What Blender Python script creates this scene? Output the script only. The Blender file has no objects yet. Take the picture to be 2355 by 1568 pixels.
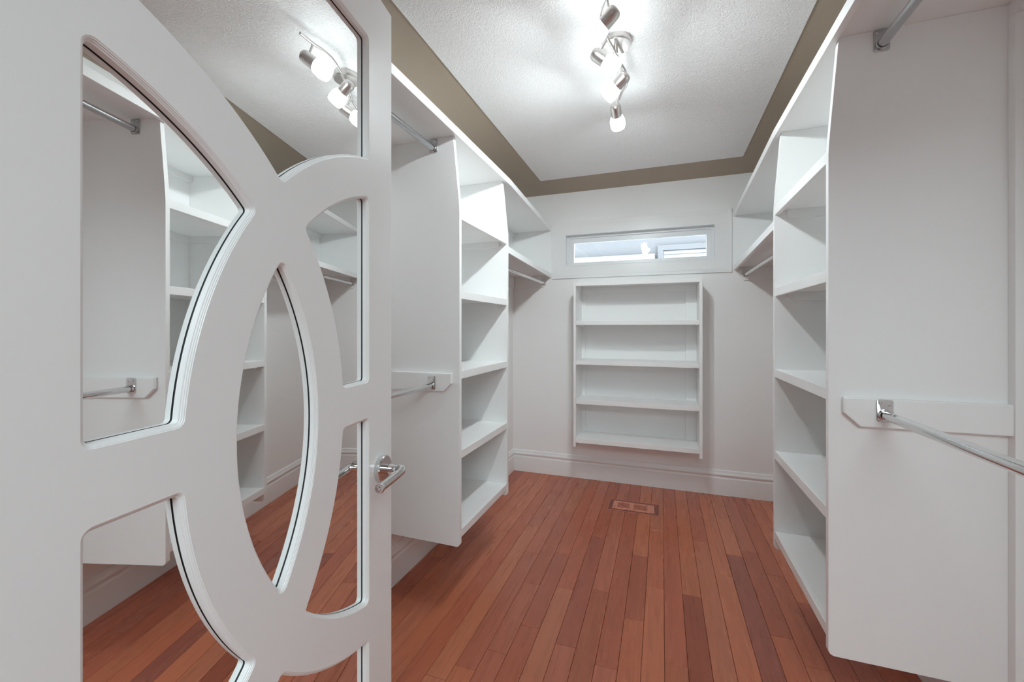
import bpy, bmesh, math, random
from mathutils import Vector, Matrix
from mathutils.geometry import tessellate_polygon

random.seed(7)
S = bpy.context.scene
COL = S.collection

# ------------------------------------------------------------------ camera, world, lights, exposure
W, H = 2355, 1568
F_PX, CY, YAW, CAM_Z = 962.5, 754.07, 0.3438, 1.275
cam = bpy.data.cameras.new('camera'); cam_o = bpy.data.objects.new('camera', cam); COL.objects.link(cam_o)
cam.sensor_fit = 'HORIZONTAL'; cam.sensor_width = 36.0; cam.lens = 36.0 * F_PX / W
cam.shift_y = -(H / 2 - CY) / W
cam.clip_start = 0.02
cam_o.location = (0, 0, CAM_Z); cam_o.rotation_euler = (math.pi / 2, 0, YAW)
S.camera = cam_o

SHADE_GLOW = 17.0          # frosted sides of the track-light shades
BULB_GLOW = 690.0          # open mouths of the shades, where the bulbs show
FILL_WATTS = 45.0       # added overhead fill in the unseen bedroom, not a known lamp
REAR_FILL_WATTS = 18.0   # added fill panel at the unseen rear wall, no window there
SKY_STRENGTH = 10.0         # overcast daylight outside the window

wd = bpy.data.worlds.new('world'); S.world = wd; wd.use_nodes = True
wd.node_tree.nodes['Background'].inputs[0].default_value = (0.86, 0.93, 1.0, 1)
wd.node_tree.nodes['Background'].inputs[1].default_value = SKY_STRENGTH

al = bpy.data.lights.new('added_overhead_fill', 'AREA'); al.shape = 'DISK'; al.size = 1.6  # added disk light that brightens the door and near panels
al.energy = FILL_WATTS; al.color = (0.80, 0.95, 1.0)
alo = bpy.data.objects.new('added_overhead_fill', al); COL.objects.link(alo)
alo.location = (0.7, -1.3, 2.40)
bw = bpy.data.lights.new('added_rear_fill', 'AREA'); bw.shape = 'RECTANGLE'; bw.size = 2.4; bw.size_y = 1.5  # added light panel behind the camera, fills the camera-facing surfaces
bw.energy = REAR_FILL_WATTS; bw.color = (0.83, 0.955, 1.0)
bwo = bpy.data.objects.new('added_rear_fill', bw); COL.objects.link(bwo)
bwo.location = (0.6, -5.45, 1.45); bwo.rotation_euler = (math.pi / 2, 0, 0)

vs = S.view_settings
vs.view_transform = 'Standard'; vs.look = 'None'; vs.gamma = 1.0; vs.use_curve_mapping = False
vs.exposure = 0.58
S.cycles.use_denoising = True
S.cycles.max_bounces = 9; S.cycles.diffuse_bounces = 6; S.cycles.glossy_bounces = 4
S.cycles.use_adaptive_sampling = True; S.cycles.adaptive_threshold = 0.04; S.cycles.adaptive_min_samples = 20
S.cycles.transparent_max_bounces = 8
S.cycles.sample_clamp_indirect = 6.0

# ------------------------------------------------------------------ materials
def mat(name, col, rough=0.5, metal=0.0, spec=0.5):
    m = bpy.data.materials.new(name); m.use_nodes = True
    b = m.node_tree.nodes['Principled BSDF']
    b.inputs['Base Color'].default_value = (*col, 1); b.inputs['Roughness'].default_value = rough
    b.inputs['Metallic'].default_value = metal; b.inputs['Specular IOR Level'].default_value = spec
    return m, m.node_tree.nodes, m.node_tree.links, b

def with_bump(tpl, scale, strength, dist, detail=3.0, stretch=None):
    m, n, l, b = tpl
    tc = n.new('ShaderNodeTexCoord'); no = n.new('ShaderNodeTexNoise'); bp = n.new('ShaderNodeBump')
    no.inputs['Scale'].default_value = scale; no.inputs['Detail'].default_value = detail
    src = tc.outputs['Object']
    if stretch:
        mp = n.new('ShaderNodeMapping'); mp.inputs['Scale'].default_value = stretch
        l.new(src, mp.inputs['Vector']); src = mp.outputs['Vector']
    l.new(src, no.inputs['Vector']); l.new(no.outputs['Fac'], bp.inputs['Height'])
    bp.inputs['Strength'].default_value = strength; bp.inputs['Distance'].default_value = dist
    l.new(bp.outputs['Normal'], b.inputs['Normal'])
    return m

M = {}
M['wall'] = mat('white_wall_paint', (0.90, 0.90, 0.895), 0.55)[0]
M['board'] = mat('white_satin_board', (0.90, 0.90, 0.892), 0.34)[0]
M['door'] = mat('white_door_lacquer', (0.88, 0.88, 0.875), 0.30)[0]
M['trim'] = mat('white_trim_gloss', (0.87, 0.87, 0.865), 0.28)[0]
M['vinyl'] = mat('white_window_vinyl', (0.86, 0.87, 0.88), 0.3)[0]
M['brown'] = mat('taupe_brown_paint', (0.38, 0.305, 0.235), 0.6)[0]
M['chrome'] = mat('chrome', (0.72, 0.72, 0.72), 0.10, 1.0)[0]
M['steel'] = mat('zinc_plated_steel', (0.55, 0.56, 0.57), 0.22, 1.0)[0]
M['nickel'] = mat('brushed_nickel', (0.62, 0.59, 0.57), 0.32, 1.0)[0]
M['mirror'] = mat('mirror_silver', (0.93, 0.94, 0.935), 0.0, 1.0)[0]
M['shadow_gap_strip'] = mat('painted_shadow_gap', (0.01, 0.01, 0.01), 0.6)[0]  # black colour standing in for the shade in the moulding gap
M['dark'] = mat('painted_vent_shade', (0.02, 0.012, 0.01), 0.8)[0]  # near-black colour standing in for shade inside the vent
M['subfloor'] = mat('dark_subfloor', (0.03, 0.012, 0.008), 0.9)[0]
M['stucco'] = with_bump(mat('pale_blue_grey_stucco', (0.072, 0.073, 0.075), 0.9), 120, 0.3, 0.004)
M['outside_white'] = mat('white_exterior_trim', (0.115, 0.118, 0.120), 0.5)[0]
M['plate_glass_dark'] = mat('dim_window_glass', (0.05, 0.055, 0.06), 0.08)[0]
M['bedroom'] = mat('bedroom_wall_paint', (0.46, 0.43, 0.40), 0.6)[0]

# knockdown plaster ceiling
m, n, l, b = mat('knockdown_ceiling', (0.91, 0.91, 0.905), 0.7)
tc = n.new('ShaderNodeTexCoord'); n1 = n.new('ShaderNodeTexNoise'); n2 = n.new('ShaderNodeTexNoise')
n1.inputs['Scale'].default_value = 75; n1.inputs['Detail'].default_value = 3; n1.inputs['Distortion'].default_value = 1.6
n2.inputs['Scale'].default_value = 190; n2.inputs['Detail'].default_value = 2
rp = n.new('ShaderNodeValToRGB'); rp.color_ramp.elements[0].position = 0.42; rp.color_ramp.elements[1].position = 0.60
ad = n.new('ShaderNodeMath'); ad.operation = 'MULTIPLY_ADD'; ad.inputs[1].default_value = 0.35
bp = n.new('ShaderNodeBump'); bp.inputs['Strength'].default_value = 0.55; bp.inputs['Distance'].default_value = 0.004
l.new(tc.outputs['Object'], n1.inputs['Vector']); l.new(tc.outputs['Object'], n2.inputs['Vector'])
l.new(n1.outputs['Fac'], rp.inputs['Fac']); l.new(n2.outputs['Fac'], ad.inputs[0]); l.new(rp.outputs['Color'], ad.inputs[2])
l.new(ad.outputs[0], bp.inputs['Height']); l.new(bp.outputs['Normal'], b.inputs['Normal'])
M['ceiling'] = m

# wood: colour comes from each plank's own object colour, with grain along Y
def wood(name, base=None, rough=0.27):
    m, n, l, b = mat(name, (0.3, 0.08, 0.05), rough, spec=0.38)
    oi = n.new('ShaderNodeObjectInfo'); ge = n.new('ShaderNodeNewGeometry')
    mp = n.new('ShaderNodeMapping'); mp.inputs['Scale'].default_value = (1.0, 0.06, 1.0)
    cb = n.new('ShaderNodeCombineXYZ'); ml = n.new('ShaderNodeMath'); ml.operation = 'MULTIPLY'; ml.inputs[1].default_value = 37.0
    l.new(oi.outputs['Random'], ml.inputs[0]); l.new(ml.outputs[0], cb.inputs['X']); l.new(ml.outputs[0], cb.inputs['Y'])
    l.new(ge.outputs['Position'], mp.inputs['Vector'])
    va = n.new('ShaderNodeVectorMath'); va.operation = 'ADD'
    l.new(mp.outputs['Vector'], va.inputs[0]); l.new(cb.outputs['Vector'], va.inputs[1])
    g1 = n.new('ShaderNodeTexNoise'); g1.inputs['Scale'].default_value = 120; g1.inputs['Detail'].default_value = 5; g1.inputs['Distortion'].default_value = 0.6
    g2 = n.new('ShaderNodeTexNoise'); g2.inputs['Scale'].default_value = 22; g2.inputs['Detail'].default_value = 3; g2.inputs['Distortion'].default_value = 1.2
    l.new(va.outputs[0], g1.inputs['Vector']); l.new(va.outputs[0], g2.inputs['Vector'])
    mx = n.new('ShaderNodeMath'); mx.operation = 'ADD'; l.new(g1.outputs['Fac'], mx.inputs[0]); l.new(g2.outputs['Fac'], mx.inputs[1])
    mr = n.new('ShaderNodeMapRange'); mr.inputs['From Min'].default_value = 0.6; mr.inputs['From Max'].default_value = 1.4
    mr.inputs['To Min'].default_value = 0.86; mr.inputs['To Max'].default_value = 1.13
    l.new(mx.outputs[0], mr.inputs['Value'])
    vm = n.new('ShaderNodeVectorMath'); vm.operation = 'SCALE'
    l.new(oi.outputs['Color'], vm.inputs[0]); l.new(mr.outputs[0], vm.inputs['Scale'])
    l.new(vm.outputs[0], b.inputs['Base Color'])
    rr = n.new('ShaderNodeMapRange'); rr.inputs['To Min'].default_value = rough - 0.05; rr.inputs['To Max'].default_value = rough + 0.07
    l.new(g2.outputs['Fac'], rr.inputs['Value']); l.new(rr.outputs[0], b.inputs['Roughness'])
    bu = n.new('ShaderNodeBump'); bu.inputs['Strength'].default_value = 0.06; bu.inputs['Distance'].default_value = 0.0006
    l.new(g1.outputs['Fac'], bu.inputs['Height']); l.new(bu.outputs['Normal'], b.inputs['Normal'])
    return m
M['wood'] = wood('cherry_wood_floor')

# frosted lamp glass lit from inside, and the bright bulb in its mouth
def glow(name, strength):
    m = bpy.data.materials.new(name); m.use_nodes = True
    n, l = m.node_tree.nodes, m.node_tree.links; n.clear()
    em = n.new('ShaderNodeEmission'); em.inputs['Color'].default_value = (0.88, 0.975, 1.0, 1); em.inputs['Strength'].default_value = strength
    ou = n.new('ShaderNodeOutputMaterial'); l.new(em.outputs[0], ou.inputs['Surface'])
    return m
M['lit'] = glow('lit_frosted_glass', SHADE_GLOW)
M['bulb'] = glow('lit_bulb', BULB_GLOW)

# thin window glass
m = bpy.data.materials.new('window_glass'); m.use_nodes = True
n, l = m.node_tree.nodes, m.node_tree.links; n.clear()
fr = n.new('ShaderNodeFresnel'); fr.inputs['IOR'].default_value = 1.5
tr = n.new('ShaderNodeBsdfTransparent'); gl = n.new('ShaderNodeBsdfGlossy'); gl.inputs['Roughness'].default_value = 0.01
mi = n.new('ShaderNodeMixShader'); ou = n.new('ShaderNodeOutputMaterial')
tr.inputs[0].default_value = (0.93, 0.96, 0.97, 1)
l.new(fr.outputs[0], mi.inputs['Fac']); l.new(tr.outputs[0], mi.inputs[1]); l.new(gl.outputs[0], mi.inputs[2]); l.new(mi.outputs[0], ou.inputs['Surface'])
M['glass'] = m

# ------------------------------------------------------------------ helpers
def link(name, me, mt, parent=None, loc=(0, 0, 0)):
    o = bpy.data.objects.new(name, me); COL.objects.link(o)
    o.location = loc
    if mt is not None and not me.materials: me.materials.append(M[mt] if isinstance(mt, str) else mt)
    if parent is not None: o.parent = parent
    return o

def wpos(o):
    p = Vector(o.location)
    return p + wpos(o.parent) if o.parent else p

def from_bm(name, bm, mt, parent=None, smooth=None, center=True, local=False):
    """mesh built in world coordinates; origin moves to the middle of its bottom; parents are unrotated unless local"""
    bmesh.ops.recalc_face_normals(bm, faces=bm.faces)
    me = bpy.data.meshes.new(name)
    c = Vector((0, 0, 0))
    if center and bm.verts:
        xs = [v.co.x for v in bm.verts]; ys = [v.co.y for v in bm.verts]; zs = [v.co.z for v in bm.verts]
        c = Vector(((min(xs) + max(xs)) / 2, (min(ys) + max(ys)) / 2, min(zs)))
        bmesh.ops.translate(bm, verts=bm.verts, vec=-c)
    bm.to_mesh(me); bm.free()
    if smooth is not None:
        for p in me.polygons: p.use_smooth = True
        me.set_sharp_from_angle(angle=math.radians(smooth))
    if parent is not None and not local: c = c - wpos(parent)
    return link(name, me, mt, parent, c)

def bm_box(bm, lo, hi, bev=0.0):
    r = bmesh.ops.create_cube(bm, size=1.0)
    vs = r['verts']
    for v in vs:
        v.co = Vector((lo[0] + (v.co.x + .5) * (hi[0] - lo[0]), lo[1] + (v.co.y + .5) * (hi[1] - lo[1]), lo[2] + (v.co.z + .5) * (hi[2] - lo[2])))
    if bev > 0:
        es = list({e for v in vs for e in v.link_edges})
        bmesh.ops.bevel(bm, geom=es, offset=bev, segments=2, profile=0.5, affect='EDGES')

def box(name, lo, hi, mt, parent=None, bev=0.0015, local=False):
    lo, hi = [min(a, b) for a, b in zip(lo, hi)], [max(a, b) for a, b in zip(lo, hi)]
    bm = bmesh.new(); bm_box(bm, lo, hi, min(bev, 0.3 * min(h - q for h, q in zip(hi, lo))))
    return from_bm(name, bm, mt, parent, local=local)

def bm_prism(bm, pts, axis, a, b, bev=0.0):
    """polygon pts in the two other axes, extruded along axis from a to b"""
    def mk(p, w):
        return Vector((w, p[0], p[1])) if axis == 'x' else Vector((p[0], w, p[1])) if axis == 'y' else Vector((p[0], p[1], w))
    lo = [bm.verts.new(mk(p, a)) for p in pts]; hi = [bm.verts.new(mk(p, b)) for p in pts]
    fs = [bm.faces.new(lo), bm.faces.new(hi)]
    k = len(pts)
    for i in range(k): fs.append(bm.faces.new((lo[i], lo[(i + 1) % k], hi[(i + 1) % k], hi[i])))
    if bev > 0:
        es = [e for e in fs[0].edges] + [e for e in fs[1].edges]
        bmesh.ops.bevel(bm, geom=es, offset=bev, segments=2, profile=0.5, affect='EDGES')

def prism(name, pts, axis, a, b, mt, parent=None, bev=0.0012, smooth=None, local=False):
    bm = bmesh.new(); bm_prism(bm, pts, axis, a, b, bev)
    return from_bm(name, bm, mt, parent, smooth=smooth, local=local)

def bm_lathe(bm, prof, base, direction, seg=28, cap=True):
    q = Vector(direction).normalized().to_track_quat('Z', 'Y').to_matrix()
    base = Vector(base); rings = []
    for r, z in prof:
        if r < 1e-6: rings.append([bm.verts.new(base + q @ Vector((0, 0, z)))])
        else: rings.append([bm.verts.new(base + q @ Vector((r * math.cos(2 * math.pi * i / seg), r * math.sin(2 * math.pi * i / seg), z))) for i in range(seg)])
    for A, B in zip(rings, rings[1:]):
        for i in range(seg):
            j = (i + 1) % seg
            if len(A) == 1 and len(B) == 1: continue
            if len(A) == 1: bm.faces.new((A[0], B[j], B[i]))
            elif len(B) == 1: bm.faces.new((A[i], A[j], B[0]))
            else: bm.faces.new((A[i], A[j], B[j], B[i]))
    if cap:
        for R in (rings[0], rings[-1]):
            if len(R) > 1: bm.faces.new(R)

def lathe(name, prof, base, direction, mt, parent=None, seg=28, smooth=35, local=False):
    bm = bmesh.new(); bm_lathe(bm, prof, base, direction, seg)
    return from_bm(name, bm, mt, parent, smooth=smooth, local=local)

def bm_tube(bm, pts, r, seg=14, up=Vector((0, 0, 1)), scale_end=1.0):
    pts = [Vector(p) for p in pts]; rings = []
    for i, p in enumerate(pts):
        d = (pts[min(i + 1, len(pts) - 1)] - pts[max(i - 1, 0)]).normalized()
        u = up if abs(d.dot(up)) < 0.95 else Vector((1, 0, 0))
        a = d.cross(u).normalized(); bb = a.cross(d).normalized()
        rings.append([bm.verts.new(p + r * (math.cos(2 * math.pi * k / seg) * a + math.sin(2 * math.pi * k / seg) * bb)) for k in range(seg)])
    for A, B in zip(rings, rings[1:]):
        for i in range(seg): bm.faces.new((A[i], A[(i + 1) % seg], B[(i + 1) % seg], B[i]))
    bm.faces.new(rings[0]); bm.faces.new(rings[-1])

def tube(name, pts, r, mt, parent=None, seg=16, local=False):
    bm = bmesh.new(); bm_tube(bm, pts, r, seg)
    return from_bm(name, bm, mt, parent, smooth=40, local=local)

def catmull(P, k=8):
    P = [Vector(p) for p in P]; P = [2 * P[0] - P[1]] + P + [2 * P[-1] - P[-2]]; out = []
    for i in range(1, len(P) - 2):
        for j in range(k):
            t = j / k; a, b_, c, d = P[i - 1], P[i], P[i + 1], P[i + 2]
            out.append(0.5 * (2 * b_ + (c - a) * t + (2 * a - 5 * b_ + 4 * c - d) * t * t + (-a + 3 * b_ - 3 * c + d) * t ** 3))
    return out + [P[-2]]

def thing(name, label, cat, loc=(0, 0, 0), group=None):
    o = bpy.data.objects.new(name, None); COL.objects.link(o); o.location = loc
    o.empty_display_size = 0.1
    o['label'] = label; o['category'] = cat
    if group: o['group'] = group
    return o

def struct(o, label=None, cat=None):
    o['kind'] = 'structure'
    if label: o['label'] = label
    if cat: o['category'] = cat
    return o

# ------------------------------------------------------------------ room dimensions (metres)
XL, XR, YB, ZC = -1.263, 0.900, 3.557, 2.4395
YF = 0.12                                   # inner face of the front wall
OPEN_L = -0.575                             # left side of the doorway

# ------------------------------------------------------------------ floor with planks
flo = struct(box('floor', (XL - .02, -0.02, -0.05), (XR + .02, YB + .02, -0.0125), 'subfloor', bev=0), 'reddish cherry plank floor of the walk-in closet', 'floor')
PW = 0.083
joints = [(-1.027, 2.734), (-1.104, 2.589), (-0.942, 2.463), (-0.778, 2.586), (-0.699, 2.277), (-0.861, 2.123), (-1.107, 2.018), (-0.611, 1.999), (-0.615, 2.858), (-0.451, 2.797), (-0.366, 2.585), (-0.117, 2.452), (-0.037, 2.787), (-0.532, 2.325), (-0.447, 2.02), (-0.28, 2.059), (-0.529, 1.708), (-0.363, 1.655), (-0.114, 1.905), (-0.196, 1.6), (0.051, 1.701), (0.136, 2.167), (-0.031, 2.174), (-0.609, 1.533), (-0.694, 1.421), (-0.774, 1.345), (0.298, 2.399), (0.381, 2.63), (0.379, 3.107), (0.215, 2.727), (0.545, 2.485), (0.632, 2.28), (0.551, 1.86)]
cols = {}
for x, y in joints: cols.setdefault(round(x / PW - 0.62), []).append(y)
tones = [(0.275, 0.083, 0.053), (0.258, 0.074, 0.049), (0.295, 0.094, 0.060), (0.245, 0.071, 0.049), (0.285, 0.096, 0.065), (0.262, 0.082, 0.060), (0.30, 0.102, 0.066)]
special = {(1, 1.95): (0.165, 0.045, 0.032), (4, 2.0): (0.175, 0.055, 0.045), (-7, 2.1): (0.20, 0.058, 0.043), (-4, 1.9): (0.20, 0.06, 0.04), (-5, 2.2): (0.19, 0.055, 0.043)}
for k in range(-16, 11):
    xa, xb = max(PW * (k + 0.12), XL), min(PW * (k + 1.12), XR)
    if xb - xa < 0.01: continue
    js = sorted(cols.get(k, []))
    ys = [0.0]
    first = js[0] if js else 2.0 + random.uniform(-.6, .9)
    y = random.uniform(0.25, 0.8)
    while y < min(first, 1.3) - 0.3: ys.append(y); y += random.uniform(0.4, 1.0)
    if not js: ys.append(first)
    ys += js
    while YB - ys[-1] > 1.35 and k in (-14, -15, -16, 8, 9, 10, 5): ys.append(ys[-1] + random.uniform(.5, .9))
    ys.append(YB)
    for a, c in zip(ys, ys[1:]):
        g = 0.0006
        bm = bmesh.new()
        x0, x1, y0, y1, ch = xa + g, xb - g, a + g, c - g, 0.0011
        low = [bm.verts.new(p) for p in ((x0, y0, -0.0125), (x1, y0, -0.0125), (x1, y1, -0.0125), (x0, y1, -0.0125))]
        mid = [bm.verts.new(p) for p in ((x0, y0, -ch), (x1, y0, -ch), (x1, y1, -ch), (x0, y1, -ch))]
        top = [bm.verts.new(p) for p in ((x0 + ch, y0 + ch, 0), (x1 - ch, y0 + ch, 0), (x1 - ch, y1 - ch, 0), (x0 + ch, y1 - ch, 0))]
        bm.faces.new(low); bm.faces.new(top)
        for A, B in ((low, mid), (mid, top)):
            for i in range(4): bm.faces.new((A[i], A[(i + 1) % 4], B[(i + 1) % 4], B[i]))
        p = from_bm('plank', bm, 'wood', flo)
        t = random.choice(tones); f = 1.70 * random.uniform(0.93, 1.07)
        for (kk, yy), tt in special.items():
            if kk == k and a < yy < c: t, f = tt, 1.95
        p.color = (t[0] * f, t[1] * f, t[2] * f * 0.82, 1)

# ------------------------------------------------------------------ ceiling, walls
cei = struct(box('ceiling', (XL - .02, -0.02, ZC), (XR + .02, YB + .02, ZC + .05), 'brown', bev=0), 'white knockdown-textured ceiling with a taupe painted border', 'ceiling')
BX0, BX1, BY0, BY1 = -0.9035, 0.5186, 0.48, 3.195
box('textured_panel', (BX0, BY0, ZC - 0.003), (BX1, BY1, ZC + .001), 'ceiling', cei, bev=0.001)

# back wall with the window hole
WX0, WX1, WZ0, WZ1 = -0.789, 0.393, 1.808, 2.081
bm = bmesh.new()
T = 0.16
for lo, hi in (((XL - .1, 0, -.05), (WX0, T, ZC + .05)), ((WX1, 0, -.05), (XR + .1, T, ZC + .05)), ((WX0, 0, -.05), (WX1, T, WZ0)), ((WX0, 0, WZ1), (WX1, T, ZC + .05))):
    bm_box(bm, (lo[0], YB, lo[2]), (hi[0], YB + T, hi[2]))
struct(from_bm('wall_back', bm, 'wall'), 'white painted end wall holding the slim window', 'wall')
struct(box('wall_left', (XL - .1, -0.02, -.05), (XL, YB, ZC + .05), 'wall', bev=0), 'white side wall behind the mirrored door', 'wall')
struct(box('wall_right', (XR, -0.02, -.05), (XR + .1, YB, ZC + .05), 'wall', bev=0), 'white side wall opposite the mirrored door', 'wall')
bm = bmesh.new()
bm_box(bm, (XL - .1, 0, -.05), (OPEN_L, YF, ZC + .05)); bm_box(bm, (OPEN_L, 0, 2.085), (XR + .1, YF, ZC + .05))
struct(from_bm('wall_front', bm, 'wall'), 'white wall with the wide doorway into the closet', 'wall')
struct(box('trim_1', (OPEN_L, 0, 0), (OPEN_L + .018, YF, 2.085), 'trim'), 'white door jamb the mirrored door hangs on', 'door jamb')

# bedroom behind the doorway
BX, BY = 2.3, -5.5
struct(box('floor_bedroom', (-BX, BY, -.05), (BX, 0, 0), mat('bedroom_floor_wood', (0.25, 0.075, 0.05), 0.3)[0], bev=0), 'reddish bedroom floor outside the closet', 'floor')
struct(box('ceiling_bedroom', (-BX, BY, ZC), (BX, 0, ZC + .05), 'bedroom', bev=0), 'plain bedroom ceiling outside the closet', 'ceiling')
struct(box('wall_bedroom_left', (-BX - .1, BY, -.05), (-BX, 0, ZC + .05), 'bedroom', bev=0), 'bedroom side wall outside the closet', 'wall')
struct(box('wall_bedroom_right', (BX, BY, -.05), (BX + .1, 0, ZC + .05), 'bedroom', bev=0), 'bedroom far side wall outside the closet', 'wall')
struct(box('wall_bedroom_rear', (-BX, BY - .1, -.05), (BX, BY, ZC + .05), 'bedroom', bev=0), 'bedroom rear wall outside the closet', 'wall')
struct(box('wall_bedroom_closet_side', (-BX, -.02, -.05), (XL - .1, 0.05, ZC + .05), 'bedroom', bev=0), 'bedroom wall beside the closet doorway', 'wall')
struct(box('wall_bedroom_door_side', (XR + .1, -.02, -.05), (BX, 0.05, ZC + .05), 'bedroom', bev=0), 'bedroom wall on the far side of the doorway', 'wall')

# baseboards: moulded profile (offset from wall, height)
BP = [(0, 0), (.016, 0), (.016, .124), (.0155, .128), (.012, .132), (.0105, .136), (.0105, .141), (.013, .145), (.0165, .149), (.0175, .155), (.0165, .161), (.013, .166), (.0105, .170), (.0095, .180), (.0075, .186), (.004, .189), (0, .190)]
def baseboard(name, axis, a, c, wall, sign, label):
    pts = [(wall + sign * o, z) for o, z in BP]
    return struct(prism(name, pts, axis, a, c, 'trim', bev=0, smooth=35), label, 'baseboard')
baseboard('baseboard_back', 'x', XL, XR, YB, -1, 'tall white moulded baseboard under the window wall')
baseboard('baseboard_left', 'y', YF, YB, XL, 1, 'tall white moulded baseboard along the wall behind the mirrored door')
baseboard('baseboard_right', 'y', YF, YB, XR, -1, 'tall white moulded baseboard along the wall opposite the mirrored door')

# ------------------------------------------------------------------ window
win = struct(bpy.data.objects.new('window_1', None), 'slim white horizontal window with wide flat casing', 'window'); COL.objects.link(win)
win.location = ((WX0 + WX1) / 2, YB, WZ0)
def frame_ring(name, outer, inner, y0, y1, mt, parent, bev=0.002):
    """four mitred boards as one part"""
    (ox0, ox1, oz0, oz1), (ix0, ix1, iz0, iz1) = outer, inner
    bm = bmesh.new()
    for pts in ([(ox0, oz0), (ox1, oz0), (ix1, iz0), (ix0, iz0)], [(ox1, oz0), (ox1, oz1), (ix1, iz1), (ix1, iz0)], [(ox1, oz1), (ox0, oz1), (ix0, iz1), (ix1, iz1)], [(ox0, oz1), (ox0, oz0), (ix0, iz0), (ix0, iz1)]):
        bm_prism(bm, pts, 'y', y0, y1)
    return from_bm(name, bm, mt, parent)
cas = [('casing_board', (-.900, .500, 1.700, WZ0)), ('casing_board', (-.900, .500, WZ1, 2.181)), ('casing_board', (-.900, WX0, WZ0, WZ1)), ('casing_board', (WX1, .500, WZ0, WZ1))]
for nm, (a, c, z0, z1) in cas: box(nm, (a, YB - .014, z0), (c, YB, z1), 'trim', win, bev=.001)
frame_ring('casing_bead', (-.876, .476, 1.724, 2.157), (-.868, .468, 1.732, 2.149), YB - .0165, YB - .013, 'trim', win)
frame_ring('reveal_bead', (WX0 - .004, WX1 + .004, WZ0 - .004, WZ1 + .004), (WX0 + .012, WX1 - .012, WZ0 + .010, WZ1 - .012), YB - .018, YB + .02, 'vinyl', win)
frame_ring('frame', (WX0, WX1, WZ0, WZ1), (WX0 + .030, WX1 - .030, WZ0 + .014, WZ1 - .030), YB + .045, YB + .13, 'vinyl', win)
fr_ = frame_ring('sash', (WX0 + .030, WX1 - .030, WZ0 + .014, WZ1 - .030), (-.724, .332, 1.842, 2.014), YB + .062, YB + .10, 'vinyl', win)
box('glazing_pane', (-.730, YB + .076, 1.838), (.338, YB + .080, 2.018), 'glass', win, bev=0)

# ------------------------------------------------------------------ mirrored lattice door
TH, OFF = 0.1482881, -0.51767616
nv = Vector((math.cos(TH), math.sin(TH), 0)); tv = Vector((-nv.y, nv.x, 0))
S0, S1, DZ0, DZ1 = 0.2125, 0.9745, 0.012, 2.0595
door = struct(bpy.data.objects.new('door_1', None), 'white open door with curved lattice cut-outs over mirror and a chrome lever', 'door'); COL.objects.link(door)
door.location = nv * OFF + tv * S0; door.rotation_euler = (0, 0, math.atan2(tv.y, tv.x))
DELTA = 0.015
def dl(s, nn, z): return Vector((s - S0, -nn, z))
DC, DZC, DK, RI, RO = 0.6008, 1.1117, 0.3875, 0.4779, 0.5562
AL, AR, ZT, ZB, RH = 0.3253, 0.869, 1.936, 0.2874, 0.0393
C1, C2 = (DC - DK, DZC), (DC + DK, DZC)
class Line:
    def __init__(s, p, nrm): s.p, s.n = Vector(p), Vector(nrm)
    def d(s, q): return (q - s.p).dot(s.n)
    def g(s, q): return s.n
    def foot(s, q, o): return q - (s.d(q) - o) * s.n
    def path(s, a, c, o, k): return [a.lerp(c, i / k) for i in range(k)]
class Circ:
    def __init__(s, c, r, inside): s.c, s.r, s.i = Vector(c), r, inside
    def d(s, q): return (s.r - (q - s.c).length) if s.i else ((q - s.c).length - s.r)
    def g(s, q): return (q - s.c).normalized() * (-1 if s.i else 1)
    def foot(s, q, o): return s.c + (q - s.c).normalized() * (s.r - o if s.i else s.r + o)
    def path(s, a, c, o, k):
        R = s.r - o if s.i else s.r + o
        t0 = math.atan2(a.y - s.c.y, a.x - s.c.x); t1 = math.atan2(c.y - s.c.y, c.x - s.c.x)
        dt = (t1 - t0 + math.pi) % (2 * math.pi) - math.pi
        return [s.c + R * Vector((math.cos(t0 + dt * i / k), math.sin(t0 + dt * i / k))) for i in range(k)]
def solve(A, B, o, guess):
    q = Vector(guess)
    for _ in range(40):
        f1, f2 = A.d(q) - o, B.d(q) - o; g1, g2 = A.g(q), B.g(q)
        det = g1.x * g2.y - g1.y * g2.x
        st = Vector(((-f1 * g2.y + f2 * g1.y) / det, (-g1.x * f2 + g2.x * f1) / det))
        if st.length > .03: st *= .03 / st.length
        q = q + st
    return q
def ring(prims, corners, o, rho=0.012, karc=40, kfil=8):
    """closed outline of an opening inset by o, corner i joins prim i and prim i+1"""
    n_ = len(prims); cen = [solve(prims[i], prims[(i + 1) % n_], rho, corners[i]) for i in range(n_)]
    out = []
    for i in range(n_):
        P, cprev, cnext = prims[i], cen[i - 1], cen[i]
        a, c = P.foot(cprev, o), P.foot(cnext, o)
        out += P.path(a, c, o, karc if isinstance(P, Circ) else 6)
        Q = prims[(i + 1) % n_]; d = Q.foot(cnext, o); r = rho - o
        t0 = math.atan2(c.y - cnext.y, c.x - cnext.x); t1 = math.atan2(d.y - cnext.y, d.x - cnext.x)
        dt = (t1 - t0 + math.pi) % (2 * math.pi) - math.pi
        out += [cnext + r * Vector((math.cos(t0 + dt * j / kfil), math.sin(t0 + dt * j / kfil))) for j in range(kfil)]
    return out
tipA = (0.5485, DZC + 0.3406); tipD = (2 * DC - 0.5485, DZC + 0.3406)
hA = math.sqrt(RI ** 2 - (AL - C1[0]) ** 2); hD = math.sqrt(RI ** 2 - (AR - C2[0]) ** 2)
hBl = math.sqrt(RO ** 2 - (AL - C1[0]) ** 2); hBr = math.sqrt(RO ** 2 - (AR - C2[0]) ** 2)
ht = math.sqrt(RO ** 2 - DK ** 2); hl = math.sqrt(RI ** 2 - DK ** 2); wr = math.sqrt(RO ** 2 - RH ** 2)
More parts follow.
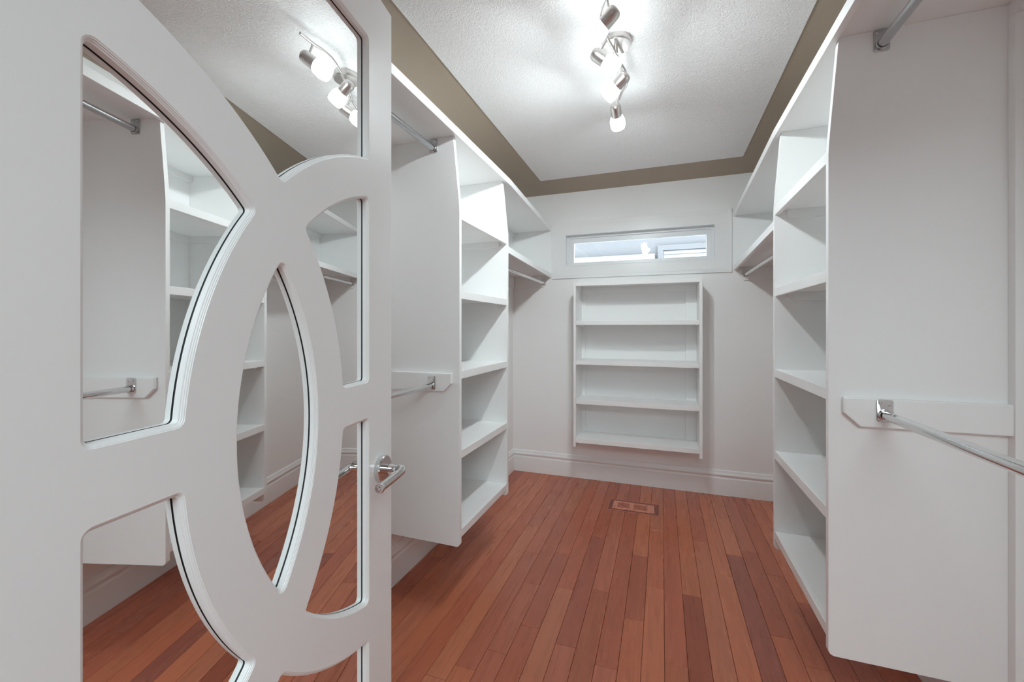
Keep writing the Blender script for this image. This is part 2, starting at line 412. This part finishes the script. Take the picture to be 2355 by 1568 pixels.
in1, in2, out1, out2 = Circ(C1, RI, True), Circ(C2, RI, True), Circ(C1, RO, False), Circ(C2, RO, False)
left_, right_ = Line((AL, 1), (1, 0)), Line((AR, 1), (-1, 0))
ru = Line((.5, DZC + RH), (0, 1)); rd = Line((.5, DZC - RH), (0, -1)); tp = Line((.5, ZT), (0, -1)); bt = Line((.5, ZB), (0, 1))
openings = [
    ([in1, in2], [(DC, DZC + hl), (DC, DZC - hl)]),
    ([ru, out2, in1, left_], [(C2[0] - wr, DZC + RH), tipA, (AL, DZC + hA), (AL, DZC + RH)]),
    ([left_, in1, out2, rd], [(AL, DZC - hA), (tipA[0], 2 * DZC - tipA[1]), (C2[0] - wr, DZC - RH), (AL, DZC - RH)]),
    ([ru, right_, in2, out1], [(AR, DZC + RH), (AR, DZC + hD), tipD, (C1[0] + wr, DZC + RH)]),
    ([rd, out1, in2, right_], [(C1[0] + wr, DZC - RH), (tipD[0], 2 * DZC - tipD[1]), (AR, DZC - hD), (AR, DZC - RH)]),
    ([out2, right_, tp, left_, out1], [(AR, DZC + hBr), (AR, ZT), (AL, ZT), (AL, DZC + hBl), (DC, DZC + ht)]),
    ([out1, left_, bt, right_, out2], [(AL, DZC - hBl), (AL, ZB), (AR, ZB), (AR, DZC - hBr), (DC, DZC - ht)]),
]
PROFILE = [(0, .015), (.0006, .0142), (.0018, .0138), (.0022, .0126), (.0034, .0120), (.0040, .0108), (.0052, .0102), (.0056, .0094), (.0056, .0016)]
bm = bmesh.new()
outer = [Vector((S0, DZ0)), Vector((S1, DZ0)), Vector((S1, DZ1)), Vector((S0, DZ1))]
loops = [outer] + [ring(p, c, 0) for p, c in openings]
flat = [q for lp in loops for q in lp]
fv = [bm.verts.new(dl(q.x, DELTA, q.y)) for q in flat]
for tri in tessellate_polygon([[Vector((q.x, q.y, 0)) for q in lp] for lp in loops]):
    try: bm.faces.new([fv[i] for i in tri])
    except ValueError: pass
bk = [bm.verts.new(dl(q.x, -.020, q.y)) for q in outer]
bm.faces.new(bk)
for i in range(4): bm.faces.new((fv[i], fv[(i + 1) % 4], bk[(i + 1) % 4], bk[i]))
pos = 4
for (p, c), lp in zip(openings, loops[1:]):
    prev = fv[pos:pos + len(lp)]; pos += len(lp)
    for o_, nn in PROFILE[1:]:
        cur = [bm.verts.new(dl(q.x, nn, q.y)) for q in ring(p, c, o_)]
        k = len(cur)
        for i in range(k): bm.faces.new((prev[i], prev[(i + 1) % k], cur[(i + 1) % k], cur[i]))
        prev = cur
me_o = from_bm('lattice_frame', bm, 'door', door, smooth=28, center=False, local=True)
for p, c in openings:
    bm = bmesh.new()
    rg = ring(p, c, -.006)
    a = [bm.verts.new(dl(q.x, 0, q.y)) for q in rg]; b_ = [bm.verts.new(dl(q.x, -.004, q.y)) for q in rg]
    for tri in tessellate_polygon([[Vector((q.x, q.y, 0)) for q in rg]]):
        bm.faces.new([a[i] for i in tri]); bm.faces.new([b_[i] for i in reversed(tri)])
    k = len(a)
    for i in range(k): bm.faces.new((a[i], a[(i + 1) % k], b_[(i + 1) % k], b_[i]))
    pane = from_bm('mirror_pane', bm, 'mirror', door, center=False, local=True)
    bm = bmesh.new()
    o1 = [bm.verts.new(dl(q.x, .0020, q.y)) for q in ring(p, c, .0050)]; o2 = [bm.verts.new(dl(q.x, .0001, q.y)) for q in ring(p, c, .0050)]
    for i in range(len(o1)):
        j = (i + 1) % len(o1); bm.faces.new((o1[i], o1[j], o2[j], o2[i]))
    from_bm('shadow_gap_strip', bm, 'shadow_gap_strip', pane, center=False, local=True)  # dark ring paints the shadow gap between moulding lip and mirror
# lever handle
HS, HZ = 0.9195, 0.940
bm = bmesh.new()
ny = Vector((0, -1, 0))
bm_lathe(bm, [(0, 0), (.0305, 0), (.0310, .0015), (.0310, .0115), (.0295, .0135), (0, .0135)], dl(HS, DELTA, HZ), ny, 40)
ros = from_bm('lever_handle', bm, 'chrome', door, smooth=35, center=False, local=True); ros['label'] = 'chrome round rosette with a straight return lever'
bm = bmesh.new()
bm_lathe(bm, [(.0125, .0130), (.0125, .0225), (.0100, .0225), (.0100, .0250), (.0125, .0250), (.0125, .040), (.0118, .0435), (0, .0435)], dl(HS, DELTA, HZ), ny, 32)
from_bm('neck', bm, 'chrome', ros, smooth=35, center=False, local=True)
bm = bmesh.new()
path = [(HS + .004, .048, HZ), (HS + .011, .057, HZ - .001), (HS + .0125, .0625, HZ - .002), (HS + .008, .0665, HZ - .003), (HS - .004, .0675, HZ - .004), (HS - .035, .067, HZ - .006), (HS - .092, .066, HZ - .008)]
bm_tube(bm, [dl(*q) for q in catmull(path, 6)], .0098, 24)
bm_lathe(bm, [(.0098, 0), (.0110, .002), (.0110, .006), (.0095, .008), (.006, .008), (.0045, .010), (0, .0105)], dl(HS - .092, .066, HZ - .008), Vector((-1, 0, 0)), 24)
from_bm('lever', bm, 'chrome', ros, smooth=40, center=False, local=True)

# ------------------------------------------------------------------ shelving along the two side walls
# side: sign +1 for the wall behind the door (shelves grow towards +x), -1 for the wall opposite
def tower(sgn, wall, x_top, x_low, y0, y1, tops, label):
    """wall-hung shelf tower between side panels at y0 (near face) and y1 (near face of the far panel)"""
    TP = 0.020
    root = thing('shelf_tower', label, 'shelving', (wall + sgn * .2, (y0 + y1) / 2, 0.308), 'wall-hung shelf towers')
    def rounded(x, z, r, k=5):     # rounded lower front corner
        return [(x - sgn * r + sgn * r * math.sin(math.pi / 2 * i / k), z + r - r * math.cos(math.pi / 2 * i / k)) for i in range(k + 1)]
    pts = [(wall, 0.308)] + rounded(x_low, 0.308, 0.014) + [(x_low, 1.79), (x_low - sgn * .002, 1.83), (x_top, 2.128), (wall, 2.128)]
    for y in (y0, y1): prism('side_panel', pts, 'y', y, y + TP, 'board', root, bev=.0015)
    ya, yb = y0 + TP, y1
    for zt in tops:
        zb = zt - .018
        sh = box('shelf', (wall, ya, zb), (x_low - sgn * .019, yb, zt), 'board', root, bev=.0008)
        box('nosing', (x_low - sgn * .0195, ya, zt - .034), (x_low - sgn * .0015, yb, zt + .0015), 'board', sh, bev=.0015)
        for (cy0, cy1) in ((ya, ya + .018), (yb - .018, yb)):
            prism('cleat', [(wall, zb), (x_low - sgn * .045, zb), (x_low - sgn * .045, zb - .024), (x_low - sgn * .057, zb - .036), (wall, zb - .036)], 'y', cy0, cy1, 'board', sh, bev=.001)
        box('cleat', (wall, ya + .018, zb - .036), (wall + sgn * .018, yb - .018, zb), 'board', sh, bev=.001)
    # corner batten and the notched rail for the lower rod on the near panel
    box('corner_batten', (wall, y0 - .025, 0.19), (wall + sgn * .040, y0, 2.09), 'board', root, bev=.0012)
    xr0, xr1 = wall + sgn * .038, x_low - sgn * .033
    prism('rod_rail', [(xr0, .993), (xr1 - sgn * .038, .993), (xr1, 1.030), (xr1, 1.074), (xr0, 1.074)], 'y', y0 - .019, y0, 'board', root, bev=.002)
    return root

YL0, YL1, YR0, YR1 = 1.659, 2.265, 1.481, 2.112
XLT, XLL, XRT, XRL = -0.871, -0.840, 0.489, 0.464
tower(1, XL, XLT, XLL, YL0, YL1, (1.793, 1.439, 1.082, 0.727, 0.376), 'white five-shelf tower hung on the wall behind the mirrored door')
tower(-1, XR, XRT, XRL, YR0, YR1, (1.803, 1.447, 1.094, 0.736, 0.384), 'white five-shelf tower hung on the wall opposite the mirrored door')

def long_shelf(name, sgn, wall, pts_front, z_under, label, cat='shelf', group=None, nos=(.010, .0255), battens=()):
    """shelf board whose front follows pts_front [(x,y)...], with nosing and wall cleat"""
    y0, y1 = pts_front[0][1], pts_front[-1][1]
    root = thing(name, label, cat, (wall + sgn * .2, (y0 + y1) / 2, z_under), group)
    inner = [(x - sgn * .0185, y) for x, y in pts_front]
    prism('board', [(wall, y0)] + inner + [(wall, y1)], 'z', z_under, z_under + .019, 'board', root, bev=.0008)
    prism('nosing', list(pts_front) + [(x - sgn * .018, y) for x, y in reversed(pts_front)], 'z', z_under - nos[0], z_under + nos[1], 'board', root, bev=.0015)
    for (a, c, th, hh) in battens: box('wall_cleat', (wall, a, z_under - hh), (wall + sgn * th, c, z_under), 'board', root, bev=.001)
    return root
ZS = 2.128
long_shelf('top_shelf', 1, XL, [(-.842, YF), (-.842, 2.33), (-.911, YB)], ZS, 'long white top shelf above the tower behind the mirrored door', group='long top shelves',
           battens=((YF, YL0, .040, .038), (YL0 + .02, YL1, .018, .036), (YL1 + .02, YB, .018, .036)))
long_shelf('top_shelf', -1, XR, [(.467, YF), (.467, 2.145), (.513, YB)], ZS, 'long white top shelf above the tower opposite the mirrored door', group='long top shelves',
           battens=((YF, YR0, .040, .038), (YR0 + .02, YR1, .018, .036), (YR1 + .02, YB, .018, .036)))
ZL = 1.733
def corner_shelf(sgn, wall, x_a, x_b, ya, label):
    r = long_shelf('corner_shelf', sgn, wall, [(x_a, ya), (x_b, YB)], ZL, label, group='short corner shelves', nos=(.020, .018),
                   battens=((ya, YB - .02, .018, .10),))
    # cleat board on the window wall that carries the rod, with a clipped lower corner
    xe = x_b - sgn * .012
    prism('end_cleat', [(wall, ZL), (xe, ZL), (xe, ZL - .03), (xe - sgn * .055, ZL - .10), (wall, ZL - .10)], 'y', YB - .018, YB, 'board', r, bev=.0012)
    prism('end_cleat', [(wall, ZL), (xe, ZL), (xe, ZL - .03), (xe - sgn * .055, ZL - .10), (wall, ZL - .10)], 'y', ya, ya + .018, 'board', r, bev=.0012)
corner_shelf(1, XL, -.842, -.911, YL1 + .02, 'short white shelf beside the window on the mirrored-door side')
corner_shelf(-1, XR, .467, .513, YR1 + .02, 'short white shelf beside the window on the side opposite the mirrored door')

# ------------------------------------------------------------------ clothes rods
def clothes_rod(x, z, ya, yb, mt, label, near=True):
    root = thing('clothes_rod', label, 'rod', (x, (ya + yb) / 2, z - .02), 'chrome clothes rods')
    bm = bmesh.new(); bm_tube(bm, [(x, ya + .006, z), (x, yb - .006, z)], .0128, 24)
    from_bm('tube', bm, mt, root, smooth=40)
    for yw, d in ((yb, -1), (ya, 1)):
        # stamped rectangular flange with rounded corners; the tube sits in its lower half
        w, lo, hi, r = .0195, -.019, .0440, .007
        pts = []
        for cx, cz, a0 in ((w - r, lo + r, -90), (w - r, hi - r, 0), (-w + r, hi - r, 90), (-w + r, lo + r, 180)):
            pts += [(x + cx + r * math.cos(math.radians(a0 + 22.5 * i)), z + cz + r * math.sin(math.radians(a0 + 22.5 * i))) for i in range(5)]
        fl = prism('flange', pts, 'y', yw, yw + d * .0035, mt, root, bev=.0010, smooth=50)
        lathe('socket', [(.0165, 0), (.0165, .0085), (.0152, .010), (.0136, .010), (.0136, .004)], (x, yw + d * .003, z), (0, d, 0), mt, fl, 28)
        for sx in (-.0105, .0105):
            lathe('screw', [(.0036, 0), (.0036, .0008), (.0024, .0022), (0, .0026)], (x + sx, yw + d * .0034, z + (.034 if sx * d > 0 else .029)), (0, d, 0), 'chrome', fl, 12)
clothes_rod(-.970, 2.083, YF, YL0, 'steel', 'upper steel rod under the long shelf behind the mirrored door')
clothes_rod(-.968, 1.018, YF, YL0 - .019, 'chrome', 'lower chrome rod on a notched rail behind the mirrored door')
clothes_rod(.590, 2.083, YF, YR0, 'steel', 'upper steel rod under the long shelf opposite the mirrored door')
clothes_rod(.590, 1.030, YF, YR0 - .019, 'chrome', 'lower chrome rod on a notched rail opposite the mirrored door')
clothes_rod(-.970, 1.668, YL1 + .038, YB - .018, 'chrome', 'short chrome rod beside the window on the mirrored-door side')
clothes_rod(.588, 1.676, YR1 + .038, YB - .018, 'chrome', 'short chrome rod beside the window opposite the mirrored door')

# ------------------------------------------------------------------ shallow shelf unit under the window
root = thing('wall_shelf_unit', 'shallow white wall-hung shelf unit with four shelves under the window', 'shelving', (-.19, 3.42, .333))
UX0, UX1, UY = -.660, .275, 3.285
for a, c in ((UX0, UX0 + .020), (UX1 - .021, UX1)):
    prism('side_panel', [(UY, .337), (UY + .004, .333), (YB, .333), (YB, 1.637), (UY, 1.637)], 'x', a, c, 'board', root, bev=.0015)
ua, ub = UX0 + .020, UX1 - .021
tb = box('top_board', (ua, UY + .018, 1.619), (ub, YB, 1.637), 'board', root, bev=.0008)
box('nosing', (ua, UY + .001, 1.606), (ub, UY + .0185, 1.637), 'board', tb)
box('back_rail', (ua, YB - .016, 1.56), (ub, YB, 1.619), 'board', tb)
for zt in (1.331, 1.019, .708, .402):
    sh = box('shelf', (ua, UY + .018, zt - .017), (ub, YB - .0005, zt), 'board', root, bev=.0008)
    box('nosing', (ua + .001, UY + .001, zt - .033), (ub - .001, UY + .0185, zt + .001), 'board', sh)
    for a, c in ((ua, ua + .018), (ub - .018, ub)): box('cleat', (a, UY + .03, zt - .043), (c, YB, zt - .017), 'board', sh, bev=.001)
zz = [.402, .708, 1.019, 1.331, 1.577]
for z0, z1 in zip(zz, zz[1:]):
    box('back_stile', (ua, YB - .016, z0), (ua + .030, YB, z1 - .017), 'board', root, bev=.001)
    box('back_stile', (ub - .078, YB - .016, z0), (ub, YB, z1 - .017), 'board', root, bev=.001)

# ------------------------------------------------------------------ track light
tl = thing('track_light', 'wavy brushed nickel ceiling track light with four frosted lamp heads', 'ceiling light', (-.175, 1.73, ZC - .003))
lathe('canopy', [(0, 0), (.056, 0), (.057, .003), (.057, .020), (.054, .026), (0, .0275)], (-.172, 1.735, ZC - .002), (0, 0, -1), 'nickel', tl, 40)
rail = [(-.155, 1.379), (-.173, 1.435), (-.192, 1.474), (-.204, 1.522), (-.203, 1.585), (-.194, 1.64), (-.175, 1.73), (-.158, 1.82), (-.147, 1.88), (-.146, 1.938), (-.158, 1.986), (-.177, 2.025), (-.195, 2.081)]
rz = 2.382
ra = tube('wavy_bar', catmull([(x, y, rz) for x, y in rail], 6), .0058, 'nickel', tl, 14)
tube('stem', [(-.175, 1.73, ZC - .02), (-.175, 1.73, rz - .003)], .009, 'nickel', tl, 16)
heads = [((-.172, 1.435), (-.184, 1.432, 2.298), (-.80, .28, -.53)), ((-.199, 1.622), (-.206, 1.624, 2.296), (.77, .26, -.58)),
         ((-.160, 1.812), (-.176, 1.784, 2.282), (-.79, .36, -.50)), ((-.190, 2.035), (-.200, 2.02, 2.272), (.05, .82, -.57))]
for (sx, sy), j, d in heads:
    d = Vector(d).normalized(); j = Vector(j)
    hd = lathe('lamp_head', [(0, 0), (.010, .0006), (.017, .003), (.0215, .008), (.0238, .015), (.0240, .022), (.0240, .060), (.0225, .061)], j - d * .058, d, 'nickel', tl, 32, smooth=50)
    lathe('shade', [(.0215, -.002), (.0262, .003), (.0310, .012), (.0338, .024), (.0345, .036), (.0335, .048), (.0305, .060), (.0288, .0605), (.0296, .050), (.0293, .036)], j, d, 'lit', hd, 32, smooth=60)
    lathe('bulb', [(.0270, .037), (.0270, .0410), (.020, .0445), (0, .0455)], j, d, 'bulb', hd, 32, smooth=60)
    c = j - d * .030
    tube('swivel', [(sx, sy, rz + .004), (sx, sy, rz - .012), tuple((Vector((sx, sy, rz - .012)) + c) / 2 + Vector((0, 0, .004))), tuple(c)], .0042, 'nickel', hd, 12)

# ------------------------------------------------------------------ floor register
reg = thing('floor_register', 'flush wooden floor vent with two slotted grilles near the baseboard', 'vent', (-.19, 3.093, 0))
VX0, VX1, VY0, VY1 = -.358, -.020, 2.999, 3.186
def ring_flat(name, o, i, z0, z1, parent, col):
    bm = bmesh.new()
    for lo, hi in (((o[0], o[2]), (o[1], i[2])), ((o[0], i[3]), (o[1], o[3])), ((o[0], i[2]), (i[0], i[3])), ((i[1], i[2]), (o[1], i[3]))):
        bm_box(bm, (lo[0], lo[1], z0), (hi[0], hi[1], z1), .0006)
    ob = from_bm(name, bm, 'wood', parent); ob.color = col; return ob
rc = (.26, .075, .05, 1)
ring_flat('outer_frame', (VX0, VX1, VY0, VY1), (-.334, -.047, 3.024, 3.160), 0, .0030, reg, rc)
ring_flat('outer_lip', (VX0 - .003, VX1 + .003, VY0 - .003, VY1 + .003), (VX0, VX1, VY0, VY1), 0, .0042, reg, (.60, .25, .19, 1))
box('dark_sheet', (-.334, 3.024, .0002), (-.047, 3.160, .0008), 'dark', reg, bev=0)  # flat dark sheet painted as the shade behind the slats
gx = (-.332, -.301, -.216, -.187, -.100, -.049); gy = (3.026, 3.048, 3.138, 3.158)
bm = bmesh.new()
for a, c in ((gx[0], gx[1]), (gx[2], gx[3]), (gx[4], gx[5])): bm_box(bm, (a, gy[0], .0005), (c, gy[3], .0048), .0006)
for a, c in ((gx[1], gx[2]), (gx[3], gx[4])):
    bm_box(bm, (a, gy[0], .0005), (c, gy[1], .0048), .0006); bm_box(bm, (a, gy[2], .0005), (c, gy[3], .0048), .0006)
g = from_bm('grille_plate', bm, 'wood', reg); g.color = (.68, .27, .18, 1)
for a, c in ((gx[1], gx[2]), (gx[3], gx[4])):
    for i in range(7):
        yy = gy[1] + .0055 + i * .0132
        s = box('slat', (a - .001, yy - .0048, .0008), (c + .001, yy + .0048, .0038), 'wood', reg, bev=.0005); s.color = (.46, .15, .10, 1)

# ------------------------------------------------------------------ the neighbouring house outside the window
nh = thing('neighbour_house', 'pale blue-grey house wall with white band and slatted window seen through the glass', 'house', (0, 6.1, -1.5))
def pt(u, v, y):
    t = (u - W / 2) / F_PX; rx = -math.sin(YAW) + math.cos(YAW) * t; ry = math.cos(YAW) + math.sin(YAW) * t
    return rx / ry * y, CAM_Z - (v - CY) / F_PX / ry * y
NY = 6.10
box('wall', (-9, NY, -1.5), (9, NY + .2, 3.0), 'stucco', nh, bev=0)
box('eave', (-9, NY - .25, 3.0), (9, NY + .5, 3.12), 'outside_white', nh, bev=0)
prism('roof', [(NY - .28, 3.12), (NY + 4, 4.6), (NY + 4, 4.5), (NY - .28, 3.08)], 'x', -9, 9, mat('grey_roof_shingle', (.08, .08, .085), .9)[0], nh, bev=0)
x1, z1 = pt(1506, 583.5, NY - .08); x1b, z1b = pt(1320, 597, NY - .08)
box('band', (-9, NY - .08, z1 - .9), (x1, NY, z1 + .005), 'outside_white', nh, bev=.004)
xa, za = pt(1516, 571, NY - .04); xb = xa + 1.6
wf = frame_ring('window_frame', (xa - .02, xb, za - 1.3, za + .04), (xa + .05, xb - .07, za - 1.2, za - .03), NY - .04, NY + .01, 'stucco', nh)
box('window_pane', (xa + .05, NY - .012, za - 1.2), (xb - .07, NY - .006, za - .03), 'plate_glass_dark', wf, bev=0)
for i in range(22):
    z = za - .065 - i * .05
    box('blind_slat', (xa + .06, NY - .022, z - .021), (xb - .08, NY - .014, z + .021), 'outside_white', wf, bev=.002)
box('ground', (-9, YB + .2, -1.6), (9, NY, -1.5), mat('outside_gravel', (.35, .35, .34), .9)[0], nh, bev=0)
